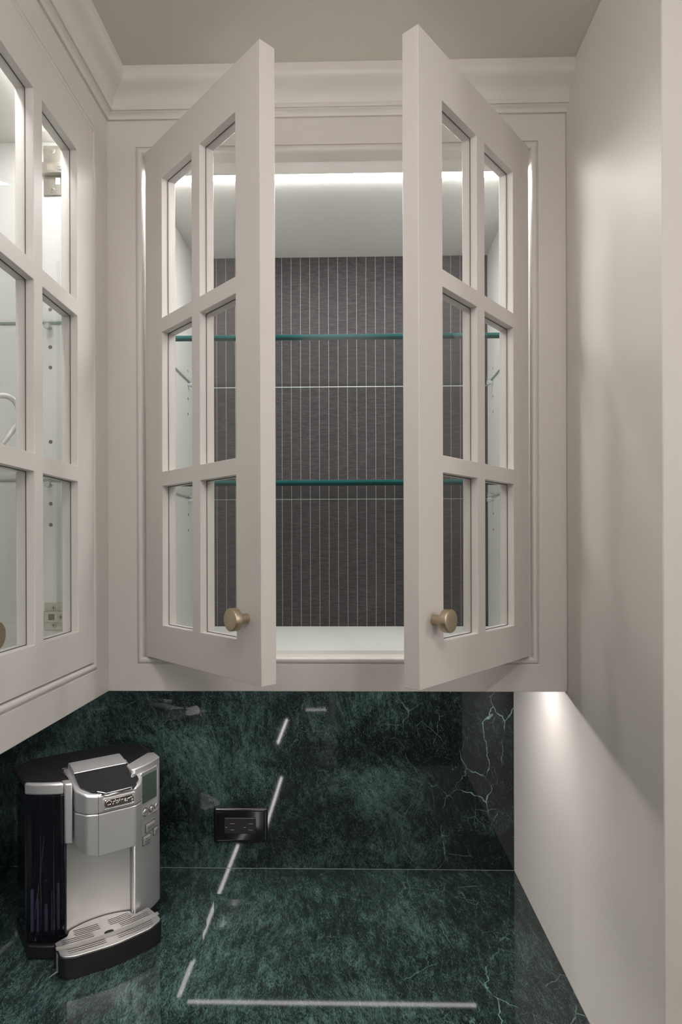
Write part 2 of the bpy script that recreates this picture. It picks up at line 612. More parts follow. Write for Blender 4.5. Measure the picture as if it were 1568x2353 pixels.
def window_wall(name, n, u0, u1, w0, w1, along_x, pos, label, winlabel):
    """wall with one big opening added for fill light; u is the coordinate along the wall, the opening spans w0..w1 and .75..2.24 high"""
    bm = bmesh.new()
    grid_panel(bm, [u0, w0, w1, u1], [0, .75, 2.24, Z(ZCEIL)], {(1, 1)}, 0, .1)
    o = struct(name, bm, 'wallpaint', label, 'wall')
    m = (Matrix.Translation((0, pos - .1, 0)) if along_x else Matrix.Translation((pos + .1, 0, 0)) @ Matrix.Rotation(math.pi / 2, 4, 'Z'))
    o.matrix_world = m
    k = bmesh.new()
    mid = (w0 + w1) / 2
    grid_panel(k, [w0, w0 + .06, mid - .03, mid + .03, w1 - .06, w1], [.75, .81, 2.18, 2.24], {(1, 1), (3, 1)}, .02, .08)
    f = struct('window_%d' % n, k, 'white_metal', winlabel, 'window')  # unseen, added to let fill light into the room
    f.matrix_world = m
    for (p, q) in ((w0 + .06, mid - .03), (mid + .03, w1 - .06)):
        obj('pane', B(p, q, .048, .052, .81, 2.18), 'pane', f)


window_wall('wall_front', 1, XW - .1, XROOM + .1, .55, 2.2, True, YROOM, 'painted wall on the far side of the room', 'unseen white-framed opening added in the far wall for fill light')
window_wall('wall_side', 2, YROOM, YW, -1.8, .55, False, XROOM, 'painted side wall of the room beyond the partition', 'unseen white-framed opening added in the side wall for fill light')

# crown moulding: (projection, height)
crown = [(0.0, .6825), (.0040, .6825), (.0050, .6845), (.0048, .6868), (.0055, .6880), (.0070, .6892), (.0098, .6905), (.0100, .6914),
         (.0132, .6916), (.0136, .6930), (.0136, .6968), (.0132, .6978), (.0142, .7000), (.0170, .7060), (.0205, .7105), (.0260, .7145),
         (.0325, .7175), (.0375, .7205), (.0402, .7240), (.0412, .7285), (.0412, ZCEIL)]


def crown_piece(name, ends, label):
    bm = bmesh.new()
    a = [bm.verts.new(ends(0, p, z)) for p, z in crown]
    b = [bm.verts.new(ends(1, p, z)) for p, z in crown]
    for i in range(len(crown) - 1):
        bm.faces.new((a[i], a[i + 1], b[i + 1], b[i]))
    a2 = [bm.verts.new(ends(0, 0, ZCEIL)), bm.verts.new(ends(1, 0, ZCEIL))]
    bm.faces.new((a[-1], a2[0], a2[1], b[-1]))
    bm.faces.new((a[0], b[0], a2[1], a2[0]))
    bm.faces.new([*a, a2[0]])
    bm.faces.new([*b, a2[1]][::-1])
    o = obj(name, bm, 'paint', smooth=True)
    return tag(o, label, 'moulding', kind='structure')


crown_piece('trim_1', lambda e, p, z: ((XL + p, YF - p, Z(z)) if e == 0 else (XR, YF - p, Z(z))),
            'painted crown moulding over the cabinet with the two open doors')
crown_piece('trim_2', lambda e, p, z: ((XL + p, YF - p, Z(z)) if e == 0 else (XL + p, 0.2325, Z(z))),
            'painted crown moulding over the cabinet with the closed glass door')

# marble
tag(obj('backsplash', B(XW + .02, XR, YB, YW - .0005, Z(ZC) + .0003, Z(ZB) + .012), 'marble_wall'),
    'polished dark green marble backsplash slab behind the coffee maker', 'backsplash', kind='structure')
tag(obj('backsplash', B(XW + .0005, XW + .02, YROOM + .002, YB, Z(ZC) + .0003, Z(ZB) + .012), 'marble_wall'),
    'polished dark green marble backsplash slab under the cabinet with the closed glass door', 'backsplash', kind='structure')
bm = bmesh.new()
prism(bm, [(XW + .001, YROOM + .002), (-.118, YROOM + .002), (-.118, .70), (XR - .0002, .70), (XR - .0002, YW - .001), (XW + .001, YW - .001)], Z(ZC) - .03, Z(ZC))
tag(obj('countertop', bm, 'marble_flat', bevel=0.001), 'polished dark green marble countertop with pale veins under the coffee maker', 'countertop')
# caulk lines
struct('trim_3', B(XW + .02, XR - .0015, YB - .0006, YB + .001, Z(ZC) - .0002, Z(ZC) + .0005), 'caulk', 'thin pale caulk line between backsplash and countertop', 'caulk line')
struct('trim_4', B(XR - .0010, XR + .0005, .702, YB + .001, Z(ZC) - .0002, Z(ZC) + .0006), 'caulk', 'thin pale caulk line between countertop and partition wall', 'caulk line')
struct('trim_5', B(XR - .0008, XR + .0005, YB - .0006, YB + .001, Z(ZC) + .0007, Z(ZB) + .010), 'caulk', 'thin pale upright caulk line between backsplash and partition wall', 'caulk line')


# ------------------------------------------------------------------ cabinets
STILE, MUNT, TH = 0.0545, 0.0215, 0.0235
DZ0, DZ1 = -0.1735, 0.6309          # door bottom and top
PZ = [(-.1197, .0945), (.1165, .3310), (.3530, .5675)]   # pane openings in height


def make_knob(parent, x, z, y=0.0):
    k = bmesh.new()
    lathe(k, [(.0064, 0.0), (.0064, -.0152), (.0068, -.0160), (.0135, -.0160), (.0143, -.0166), (.0145, -.0175), (.0145, -.0252), (.0141, -.0260), (.0134, -.0264), (.006, -.0264)],
          (x, y, Z(z)), 'Y', 36)
    return obj('knob', k, 'brass', parent, smooth=True)


def make_door(parent, x_hinge, angle, width, hand, pane_w=None, knob=True, glazed=True):
    """hand +1: hinged at its low-x side, -1: at its high-x side. Local x runs from the hinge to the free edge."""
    st = STILE
    pw = (width - 2 * st - MUNT) / 2
    xs = [0, st, st + pw, st + pw + MUNT, width - st, width]
    zs = [Z(v) for v in (DZ0, PZ[0][0], PZ[0][1], PZ[1][0], PZ[1][1], PZ[2][0], PZ[2][1], DZ1)]
    holes = {(i, j) for i in (1, 3) for j in (1, 3, 5)} if glazed else set()
    bm = bmesh.new()
    xx = [hand * x for x in xs]
    grid_panel(bm, xx, zs, holes, 0.0, TH)
    d = obj('door', bm, 'paint', parent, bevel=0.0007)
    d.location = (x_hinge, 0, 0)
    d.rotation_euler = (0, 0, -hand * angle)
    for (i, j) in sorted(holes):
        a, b = sorted((xx[i], xx[i + 1]))
        z0, z1 = zs[j], zs[j + 1]
        obj('pane', B(a + .0002, b - .0002, .0110, .0140, z0 + .0002, z1 - .0002), 'pane', d)
        s = bmesh.new()
        frame_sweep(s, a, b, z0, z1, [(0, .0104), (.0009, .0104), (.0009, .0109), (0, .0109)], True)
        obj('pane_gap_line', s, 'gap_line', d)  # dark ring drawn in place of the shaded gap round the glass
    if knob:
        make_knob(d, hand * (width - .030), -.0905)
    return d


def make_hinge(parent, x, y, z, side, half=.021):
    """concealed hinge on a cabinet side at x; side = -1 points to low x (mounted on the high-x side panel)"""
    s = side
    bm = bmesh.new()

    def bx(x0, x1, *r):
        a, b = sorted((x + s * x0, x + s * x1))
        box(bm, a, b, *r)
    bx(0, .0022, y - .004, y + .026, Z(z) - half, Z(z) + half)            # wing plate
    bx(.0022, .0105, y - .012, y + .026, Z(z) - .0085, Z(z) + .0085)      # arm
    bx(.0022, .0125, y - .016, y - .010, Z(z) - .0115, Z(z) + .0115)
    h = obj('hinge', bm, 'nickel', parent, bevel=0.0012)
    for dy, dz, r, pr in ((.012, half - .008, .0042, .0022), (.012, .008 - half, .0042, .0022), (-.003, 0, .0050, .0105)):
        k = bmesh.new()
        lathe(k, [(r, s * pr), (r * .9, s * (pr + .0009)), (r * .3, s * (pr + .0011))], (x, y + dy, Z(z + dz)), 'X', 16)
        so = obj('screw', k, 'nickel', h, smooth=True)
        k = bmesh.new()
        a, b = sorted((x + s * (pr + .0009), x + s * (pr + .0014)))
        box(k, a, b, y + dy - r * .6, y + dy + r * .6, Z(z + dz) - .0005, Z(z + dz) + .0005)
        box(k, a, b, y + dy - .0005, y + dy + .0005, Z(z + dz) - r * .6, Z(z + dz) + r * .6)
        obj('screw_slot', k, 'hole', h)
    k = bmesh.new()
    a, b = sorted((x + s * .0105, x + s * .0108))
    box(k, a, b, y + .007, y + .016, Z(z) - .0045, Z(z) + .0045)
    obj('hinge_slot', k, 'hole', h)
    return h


BEAD = [(0.0, .028), (0.0, .0022), (.0012, .0024), (.0018, .0006), (.0030, -.0010), (.0052, -.0018), (.0076, -.0014), (.0096, .0004), (.0108, .0034), (.0110, .0070), (.0110, .0280)]


def make_cabinet(name, loc, rz, width, depth, stile_l, stile_r, back_mat='inside', holes_y=(.067, .285), detail=True):
    """local: x across, y into the cabinet (0 = face), z as world. Opening from stile_l to width - stile_r (outer edge of bead)."""
    c = empty(name, loc, rz)
    ox0, ox1 = stile_l, width - stile_r
    oz0, oz1 = -.1863, .6409
    bm = bmesh.new()
    grid_panel(bm, [0, ox0, ox1, width], [Z(ZB), Z(oz0), Z(oz1), Z(ZCEIL) - .0005], {(1, 1)}, 0.0, .028)
    obj('face_frame', bm, 'paint', c, bevel=0.0008)
    bm = bmesh.new()
    frame_sweep(bm, ox0, ox1, Z(oz0), Z(oz1), BEAD)
    obj('bead', bm, 'paint', c, smooth=True)
    ix0, ix1 = ox0 + .008, ox1 - .0095
    obj('side_panel', B(ix0 - .018, ix0, .028, depth, Z(-.2075), Z(.66)), 'inside', c)
    obj('side_panel', B(ix1, ix1 + .018, .028, depth, Z(-.2075), Z(.66)), 'inside', c)
    obj('top_panel', B(ix0, ix1, .028, depth, Z(.616), Z(.66)), 'inside', c, bevel=0.0005)
    obj('light_shield_lip', B(ix0, ix1, .0279, .0284, Z(.6100), Z(.6162)), 'inside', c)  # lip added to keep the strip's light off bead and doors
    obj('bottom_panel', B(ix0, ix1, .028, depth, Z(-.2075), Z(-.1685)), 'inside', c, bevel=0.0005)
    bk = obj('back_lining' if back_mat == 'fabric' else 'back_panel', B(ix0, ix1, depth - .018, depth - .0005, Z(-.1685), Z(.616)), back_mat, c)
    if back_mat == 'fabric':
        bk['label'] = 'charcoal fabric lining with dotted pale pinstripes'
    if detail:
        hz = [.362, .305, .274, .161, .067, .035]
        for xx, s in ((ix0, 1), (ix1, -1)):
            for yy in holes_y:
                for zz in hz:
                    k = bmesh.new()
                    lathe(k, [(.0029, -s * .0002), (.0029, s * .00025), (.0012, s * .00025)], (xx, yy, Z(zz)), 'X', 14)
                    obj('pin_hole', k, 'hole', c)
                for zz in (.339, .1005):
                    k = bmesh.new()
                    lathe(k, [(.0028, 0.0), (.0028, s * .004), (.0046, s * .0045), (.0050, s * .011), (.0040, s * .0125)], (xx, yy, Z(zz) - .0053), 'X', 14)
                    obj('shelf_pin', k, 'pin', c, smooth=True)
    return c, ix0, ix1


def led(name, x0, x1, y0, y1, z, mat, parent_matrix, label, thick=.008):
    """aluminium channel with a glowing diffuser underneath; x is its length"""
    e = obj(name, B(x0, x1, y0, y1, z, z + thick), 'alu')
    e.matrix_world = parent_matrix
    obj('diffuser', B(x0 + .003, x1 - .003, y0 + .0015, y1 - .0015, z - .0016, z), mat, e)
    return tag(e, label, 'light strip')


def glass_shelf(x0, x1, y0, y1, z, label, group, M4):
    bm = bmesh.new()
    box(bm, x0, x1, y0, y1, 0, .0095)
    bm.normal_update()
    bmesh.ops.recalc_face_normals(bm, faces=bm.faces)
    for f in bm.faces:
        f.material_index = 0 if f.normal.y > -.5 else 1
    o = obj('glass_shelf', bm, ['shelf', 'shelf_edge'])
    o.matrix_world = M4 @ Matrix.Translation((0, 0, Z(z)))
    for xa in (x0 - .0004, x1 + .00005):
        obj('ground_edge', B(xa, xa + .00035, y0 + .002, y1, .0004, .0042), 'side_edge', o)
    obj('polished_edge', B(x0, x1, y1 + .00005, y1 + .0004, .0002, .0020), 'rear_edge', o)
    return tag(o, label, 'shelf', group)


# back cabinet, doors open
BX0 = XL - .02
BW = XR - BX0 - .0004
cb, bx0, bx1 = make_cabinet('wall_cabinet', (BX0 + .0002, YF, 0), 0.0, BW, YW - YF - .0006, .0652, .0436, 'fabric')
tag(cb, 'warm white wall cabinet with two open glass doors and pinstripe fabric lining', 'cabinet')
dl = make_door(cb, -.3332 - BX0, .7961, .3105, 1)
dl['label'] = 'open six-pane glass door hinged next to the inside corner'
dr = make_door(cb, .2764 - BX0, .8794, .3105, -1)
dr['label'] = 'open six-pane glass door hinged next to the partition wall'
for zz in (.555, -.105):
    make_hinge(cb, bx0, .050, zz, 1)
    make_hinge(cb, bx1, .050, zz, -1)
MB = Matrix.Translation((BX0 + .0002, YF, 0))
glass_shelf(bx0 + .0015, bx1 - .0015, .030, YW - YF - .0195, .339, 'clear glass shelf with teal edge, upper one before the pinstripe fabric', 'glass shelves before the fabric', MB)
glass_shelf(bx0 + .0015, bx1 - .0015, .030, YW - YF - .0195, .1005, 'clear glass shelf with teal edge, lower one before the pinstripe fabric', 'glass shelves before the fabric', MB)
led('led_strip', bx0 + .004, bx1 - .004, .0287, .0470, Z(.616) - .0042, 'led_in', MB, 'glowing white light strip above the pinstripe fabric lining', .004)
led('led_strip', -.015, BW - .030, .078, .092, Z(-.2075) - .008, 'led_under', MB, 'light strip under the cabinet with the open doors')

# left cabinet, door closed
LW = .767
ML = Matrix.Translation((XL, YF - LW, 0)) @ Matrix.Rotation(math.pi / 2, 4, 'Z')
cl, lx0, lx1 = make_cabinet('wall_cabinet', (XL, YF - LW, 0), math.pi / 2, LW, XL - XW - .0006, .0436, .0436, 'inside')
tag(cl, 'warm white wall cabinet with closed glass doors and white interior', 'cabinet')
LD = .3325
make_door(cl, LW - .0436 - .0115, 0.0, LD, -1)
make_door(cl, .0436 + .0115, 0.0, LD, 1)
for zz, hf in ((.572, .038), (-.104, .021)):
    make_hinge(cl, lx1, .050, zz, -1, hf)
    make_hinge(cl, lx0, .050, zz, 1, hf)
glass_shelf(lx0 + .0015, lx1 - .0015, .030, .335, .339, 'clear glass shelf behind the closed glass door, upper one', 'glass shelves behind the closed door', ML)
glass_shelf(lx0 + .0015, lx1 - .0015, .030, .335, .1005, 'clear glass shelf behind the closed glass door, lower one with white mug', 'glass shelves behind the closed door', ML)
led('led_strip', lx0 + .004, lx1 - .004, .0287, .0470, Z(.616) - .0042, 'led_left', ML, 'glowing white light strip inside the cabinet with closed glass doors', .004)
led('led_strip', .01, LW + .07, .052, .066, Z(-.2075) - .008, 'led_under', ML, 'light strip under the cabinet with closed glass doors')

# further wall cabinets of the run, beyond the frame, seen only in the marble's reflections
for (yy, fx, wd, st) in ((.2325, -.314, .765, .046), (-.99, XL, .60, .052)):
    m4 = Matrix.Translation((fx, yy - wd, 0)) @ Matrix.Rotation(math.pi / 2, 4, 'Z')
    c, a, b = make_cabinet('wall_cabinet', (fx, yy - wd, 0), math.pi / 2, wd, fx - XW - .0006, .0436, .0436, 'inside', detail=False)
    nd = (wd - .0436 * 2 - .023) / 2 - .001
    make_door(c, wd - .0551, 0.0, nd, -1, glazed=False)
    make_door(c, .0551, 0.0, nd, 1, glazed=False)
    tag(c, 'warm white wall cabinet with plain doors further along the run' if yy > 0 else 'warm white wall cabinet with plain doors at the end of the run', 'cabinet')
    led('led_strip', .06, wd - .02, st, st + .014, Z(-.2075) - .008, 'led_under', m4,
        'light strip under the deeper plain-door cabinet' if yy > 0 else 'light strip under the last plain-door cabinet of the run')
mf = Matrix.Translation((.45, -1.69, 0)) @ Matrix.Rotation(math.pi, 4, 'Z')
c, a, b = make_cabinet('wall_cabinet', (.45, -1.69, 0), math.pi, .84, .3494, .0436, .0436, 'inside', detail=False)
nd = (.84 - .0436 * 2 - .023) / 2 - .001
make_door(c, .84 - .0551, 0.0, nd, -1, glazed=False)
make_door(c, .0551, 0.0, nd, 1, glazed=False)
tag(c, 'warm white wall cabinet with plain doors on the far wall', 'cabinet')
led('led_strip', .05, .80, .078, .092, Z(-.2075) - .008, 'led_under', mf, 'light strip under the cabinet on the far wall')

# base cabinets carrying the marble
def base_cabinet(loc, rz, width, depth, n, label, mat='paint'):
    c = empty('base_cabinet', loc, rz)
    top = Z(ZC) - .0302
    obj('carcass', B(0, width, .0, depth, .10, top), mat, c, bevel=0.001)
    obj('toe_kick', B(0, width, .06, depth, 0.0, .0998), mat, c)
    dw = width / n
    for i in range(n):
        x0, x1 = i * dw + .02, (i + 1) * dw - .02
        bm = bmesh.new()
        grid_panel(bm, [x0, x0 + .06, x1 - .06, x1], [.13, .19, .62, .68], {(1, 1)}, -.0225, -.0003)
        d = obj('door', bm, mat, c, bevel=0.001)
        obj('door_panel', B(x0 + .06, x1 - .06, -.014, -.0003, .19, .62), mat, d)
        make_knob(d, x1 - .03, .62 - EYE, -.0225)
        obj('drawer', B(x0, x1, -.0225, -.0003, .70, top - .02), mat, c, bevel=0.001)
    return tag(c, label, 'cabinet')


base_cabinet((-.085, .725, 0), 0, XR + .085 - .001, YW - .725 - .002, 1, 'painted base cabinet under the marble in the nook')
base_cabinet((-.145, YROOM + .004, 0), math.pi / 2, YW - YROOM - .008, -.145 - XW - .002, 5, 'painted base cabinets under the marble along the run')
base_cabinet((XROOM - .002, YROOM + .45, 0), math.pi, XROOM + .08, .448, 5, 'unseen dark walnut base cabinets added along the far wall to dim reflections', 'walnut')  # unseen dark row added to keep the marble's reflections dark

# unseen globes added as fill light, then the ceiling spotlight
for (x, y, r, mt, lab) in ((-.05, .15, .13, 'lens_a', 'unseen white fill globe added before the nook'), (1.15, -1.40, .19, 'lens_b', 'unseen white fill globe added by the far wall'),
                           (1.75, -.35, .19, 'lens_b', 'unseen white fill globe added beyond the partition wall')):
    e = empty('fill_globe', (x, y, Z(ZCEIL)))
    bm = bmesh.new()
    lathe(bm, [(.060, 0), (.060, -.018), (.052, -.024), (.020, -.026)], (0, 0, 0), 'Z', 40)
    obj('canopy', bm, 'white_metal', e, smooth=True)
    bm = bmesh.new()
    prof = [(r * math.sin(math.pi * i / 16), -.019 - r + r * math.cos(math.pi * i / 16)) for i in range(1, 16)]
    lathe(bm, prof, (0, 0, 0), 'Z', 32)
    obj('globe', bm, mt, e, smooth=True)
    tag(e, lab, 'ceiling light')
e = empty('spotlight', (.34, -.26, Z(ZCEIL)))
bm = bmesh.new()
lathe(bm, [(.042, 0), (.042, -.003), (.034, -.005), (.028, -.004), (.027, -.0015), (.005, -.0015)], (0, 0, 0), 'Z', 40)
obj('trim_ring', bm, 'white_metal', e, smooth=True)
tag(e, 'small round recessed ceiling spotlight before the nook', 'ceiling light')
ld = bpy.data.lights.new('spotlight_lamp', 'AREA')
ld.shape = 'DISK'
ld.size = .05
ld.energy = SPOT_W
ld.color = (1.0, 0.96, 0.91)
lo = bpy.data.objects.new('lamp', ld)
C.objects.link(lo)
lo.parent = e
lo.location = (0, 0, -.006)


# ------------------------------------------------------------------ mug on the shelf behind the closed door
mug = empty('mug', (-.478, .750, Z(.1102)), math.radians(-41.6))
bm = bmesh.new()
lathe(bm, [(.028, 0), (.034, .002), (.038, .010), (.040, .03), (.040, .095), (.0392, .0965), (.0375, .095), (.0372, .02), (.028, .008), (.005, .007)], (0, 0, 0), 'Z', 40)
obj('cup', bm, 'porcelain', mug, smooth=True)
bm = bmesh.new()
tube(bm, smooth_path([(0, .0375, .0770), (0, .0480, .0822), (0, .0580, .0822), (0, .0665, .0755), (0, .0700, .0620), (0, .0670, .0485), (0, .0600, .0370), (0, .0520, .0250), (0, .0450, .0150), (0, .0375, .0100)], 6), .0034, 12)
obj('handle', bm, 'porcelain', mug, smooth=True)
tag(mug, 'white porcelain mug with a big loop handle on the glass shelf', 'mug')

# ------------------------------------------------------------------ outlet on the backsplash
ocx, ocz = -.2435, -.590
out = empty('power_outlet', (ocx, YB, Z(ocz)))
bm = bmesh.new()
pl = rounded([(-.0572, -.0365), (.0572, -.0365), (.0572, .0365), (-.0572, .0365)], .004, 5)


def xz_loft(bm, layers, mi=0):
    """layers of (outline in x-z, y) lofted"""
    rings = [[bm.verts.new((x, y, z)) for x, z in pts] for pts, y in layers]
    n = len(rings[0])
    for a, b in zip(rings, rings[1:]):
        for i in range(n):
            bm.faces.new((a[i], a[(i + 1) % n], b[(i + 1) % n], b[i])).material_index = mi
    bm.faces.new(rings[0]).material_index = mi
    bm.faces.new(rings[-1][::-1]).material_index = mi


def scaled(pts, d):
    """shrink a roughly rectangular outline by d"""
    mx, mz = max(p[0] for p in pts), max(p[1] for p in pts)
    return [(x * (mx - d) / mx, z * (mz - d) / mz) for x, z in pts]


xz_loft(bm, [(pl, 0), (pl, -.0030), (scaled(pl, .0010), -.0048), (scaled(pl, .0035), -.0060), (scaled(pl, .006), -.0063)])
obj('cover_plate', bm, 'plate', out, smooth=True)
bm = bmesh.new()
ins = rounded([(-.0332, -.0166), (.0332, -.0166), (.0332, .0166), (-.0332, .0166)], .002, 4)
xz_loft(bm, [(ins, -.0058), (ins, -.0076), (scaled(ins, .0006), -.0082)])
io = obj('receptacle', bm, 'insert', out, smooth=True)
for sx in (-.0165, .0225):
    for dz, wd in ((.0066, .0090), (-.0064, .0078)):
        k = B(sx - wd / 2, sx + wd / 2, -.00835, -.0081, dz - .0010, dz + .0010)
        obj('slot', k, 'dark', io)
        obj('slot_edge', B(sx - wd / 2, sx + wd / 2, -.0085, -.0081, dz - .0020, dz - .0009), 'slotin', io)
    k = bmesh.new()
    lathe(k, [(.0025, -.0081), (.0025, -.00835), (.001, -.00835)], (sx - .0125, 0, .0006), 'Y', 16)
    obj('ground_hole', k, 'dark', io)
    obj('slot_edge', B(sx - .0150, sx - .0105, -.0085, -.0081, -.0030, -.0018), 'slotin', io)
tag(out, 'glossy black double power outlet on the green marble backsplash', 'outlet')

# ------------------------------------------------------------------ coffee maker
A = .1155                      # half width
R0 = .158                      # radius of the bowed front
H0 = math.sqrt(R0 * R0 - A * A)
cm = empty('coffee_maker', (-.461, 1.111, Z(ZC)), math.radians(37.3))
tag(cm, 'silver and black single-serve coffee maker with a clear water tank and drip tray', 'coffee maker')


def fy(x, off=0.0):
    """front bow of the body at x"""
    return -(math.sqrt(R0 * R0 - x * x) - H0) - off


def bow(x0, x1, n=10, off=0.0):
    return [(x0 + (x1 - x0) * i / n, fy(x0 + (x1 - x0) * i / n, off)) for i in range(n + 1)]


BK = .124
# rear housing and top (black)
bm = bmesh.new()
prism(bm, rounded([(-A + .006, .030), (A - .002, .012), (A - .002, BK - .03), (A - .035, BK), (-A + .035, BK), (-A + .006, BK - .03)], [0, 0, .01, .01, .01, .01]), .004, .279)
obj('housing', bm, 'blackp', cm, bevel=.002)
bm = bmesh.new()
prism(bm, bow(-A + .001, -.0485, 10, -.006) + [(-.0485, .0425), (.0605, .0425)] + bow(.0605, A - .002, 10, -.006) + [(A - .002, BK - .030), (A - .005, BK - .022), (A - .030, BK - .003), (A - .038, BK), (-A + .040, BK), (-A + .030, BK - .002), (-A - .001, BK - .022), (-A - .004, BK - .030)], .279, .290,
      z_of=lambda x, y: .2855 + .0020 * max(0, 1 - (x / A) ** 2) + .004 * min(1, max(0, (y + .03) / .12)))
obj('top_cover', bm, 'blackp', cm, bevel=.003, segs=3)
bm = bmesh.new()
tube(bm, smooth_path([(-.050, -.012, .2880), (-.0555, .012, .2888), (-.052, .034, .2898), (-.040, .045, .2905), (-.018, .0495, .2910)], 5), .0006, 6)
obj('cover_seam', bm, 'blackg', cm)
# silver cap above the tank
bm = bmesh.new()
prism(bm, bow(-A - .0005, -.062, 10, .001) + [(-.062, fy(-.062) + .010)] + [(x, y + .011) for x, y in bow(-.066, -A + .004, 8)], .2705, .2895)
obj('tank_cap', bm, 'silver', cm, bevel=.003, segs=3)
# silver upright next to the tank
bm = bmesh.new()
prism(bm, [(-.0615, fy(-.0615, .0025)), (-.0500, fy(-.050, .0035)), (-.0480, fy(-.048) + .02), (-.0615, fy(-.0615) + .02)], .188, .2885)
obj('tank_upright', bm, 'silver', cm, bevel=.0025, segs=3)
obj('tank_rail', B(-.0668, -.0617, fy(-.064) - .0002, fy(-.064) + .02, .188, .270), 'blackg', cm, bevel=.001)
# clear tank
bm = bmesh.new()
tk = bow(-A, -.058, 12) + [(-.058, .024)] + rounded([(-.060, .026), (-A, .074), (-A, .06)], 0)
outer = bow(-A + .0005, -.0575, 12, -.0005) + [(-.0575, .027), (-A + .0005, .072)]
prism(bm, outer, .034, .2704)
obj('water_tank', bm, 'smoke', cm, bevel=.003, segs=3)['label'] = 'clear smoky water tank'
bm = bmesh.new()
foot = bow(-A + .003, -.060, 10, -.003) + [(-.060, .024), (-A + .003, .07)]
prism(bm, foot, .0225, .0338)
obj('tank_foot', bm, 'smoke', cm, bevel=.002)
tank_core = bmesh.new()
box(tank_core, -.100, -.066, .012, .026, .04, .268)
obj('tank_core', tank_core, 'blackg', cm, bevel=.003)
for i, (x, y, z0, z1, r) in enumerate(((-.1035, -.002, .036, .105, .0028), (-.0955, -.0085, .036, .088, .0022), (-.084, -.0145, .036, .080, .0030), (-.0745, -.018, .036, .100, .0026), (-.0665, -.021, .036, .112, .0026))):
    bm = bmesh.new()
    lathe(bm, [(r, z0), (r, z1), (r * .6, z1 + .002)], (x, y + .006, 0), 'Z', 10)
    obj('tank_glint_bar', bm, 'violet', cm, smooth=True)  # violet bars imitate the glints low in the tank by colour
for x in (-A + .0015, -.0945, -.0765, -.0600):
    bm = bmesh.new()
    lathe(bm, [(.0022, .030), (.0022, .2685), (.0012, .2695)], (x, fy(x) + .0012, 0), 'Z', 14)
    obj('highlight_ridge', bm, 'smoke', cm, smooth=True)  # ridges added so the tank catches upright highlights
bm = bmesh.new()
lathe(bm, [(.010, .036), (.011, .04), (.011, .118), (.009, .122)], (-.084, .002, 0), 'Z', 20)
obj('tank_filter', bm, 'blackg', cm, smooth=True)
# black foot under tank
bm = bmesh.new()
prism(bm, bow(-A + .002, -.068, 10, .007) + [(-.066, .03), (A - .004, .012), (A - .004, BK - .034), (-A + .002, BK - .034)], 0, .0222)
obj('base', bm, 'blackp', cm, bevel=.002)
# silver control column
bm = bmesh.new()
prism(bm, [(.0500, -.012)] + [(.0500, fy(.050, -.002)), (.0515, fy(.0515, .0005))] + bow(.0535, A, 14, .001) + [(A, .030), (A - .012, .034)], .020, .2895)
obj('control_column', bm, 'silver', cm, bevel=.003, segs=3)
bm = bmesh.new()
prism(bm, [(.058, -.004), (.058, fy(.058, -.004)), (.108, fy(.108, -.002)), (A - .004, .03)], 0.002, .022)
obj('column_foot', bm, 'blackp', cm, bevel=.001)
# brushed back plate, slightly hollow
bm = bmesh.new()
n = 14
fr = []
for i in range(n + 1):
    x = -.0575 + (.0505 + .0575) * i / n
    t = (x + .0035) / .054
    fr.append((x, -.0175 - .0125 * t * t))
prism(bm, fr + [(.0505, .008), (-.0575, .008)], .030, .200)
obj('back_plate', bm, 'steel', cm, smooth=True)

# brew head
HX0, HX1, HY = -.046, .067, -.0755
head = rounded([(HX0, .042), (HX0, HY + .028), (HX0 + .012, HY + .008), (HX0 + .030, HY), (.046, HY), (HX1 - .008, HY + .010), (HX1, HY + .028), (HX1, .030)], [0, .012, .014, .01, .01, .014, .012, 0], 5)


def inset(pts, d):
    c = Vector((.0165, -.03))
    return [(p[0] - d * (1 if p[0] > c.x else -1) * min(1, abs(p[0] - c.x) / .05), p[1] + (d if p[1] < -.02 else 0)) for p in pts]


def slope(z_back, z_front):
    def f(x, y):
        t = min(1, max(0, (y + .005) / (HY + .005)))
        return z_back + (z_front - z_back) * t ** 1.6
    return f


bm = bmesh.new()
prism(bm, head, .183, .2380, b_of=lambda x, y: .168 + .030 * min(1, max(0, (y - HY) / .07)) if y < .02 else .2)
obj('brew_head', bm, 'silver', cm, bevel=.0014)
bm = bmesh.new()
prism(bm, head, .2386, .272, z_of=lambda x, y: .2872 - .25 * max(0, -.003 - y))
hu = obj('brew_head_cover', bm, 'silver', cm, bevel=.003, segs=3)
obj('seam', B(-.0166, -.0160, HY - .0003, HY + .002, .1685, .268), 'print', cm)
# handle lid: silver back half, black chrome front half with a dipped lip
LID = [(.042, .2962), (.030, .2960), (.012, .2935), (-.0028, .2905)]
bm = bmesh.new()


def lid_strip(bm, prof, xl, xr, zb):
    """prof (y, z_top); xl/xr give half outline at y"""
    rows = []
    for y, zt in prof:
        rows.append([bm.verts.new((xl(y), y, zb(y))), bm.verts.new((xl(y) + .0012, y, zt)), bm.verts.new((xr(y) - .0012, y, zt)), bm.verts.new((xr(y), y, zb(y)))])
    for a, b in zip(rows, rows[1:]):
        for i in range(3):
            bm.faces.new((a[i], a[i + 1], b[i + 1], b[i]))
        bm.faces.new((a[3], a[0], b[0], b[3]))
    bm.faces.new(rows[0][::-1])
    bm.faces.new(rows[-1])


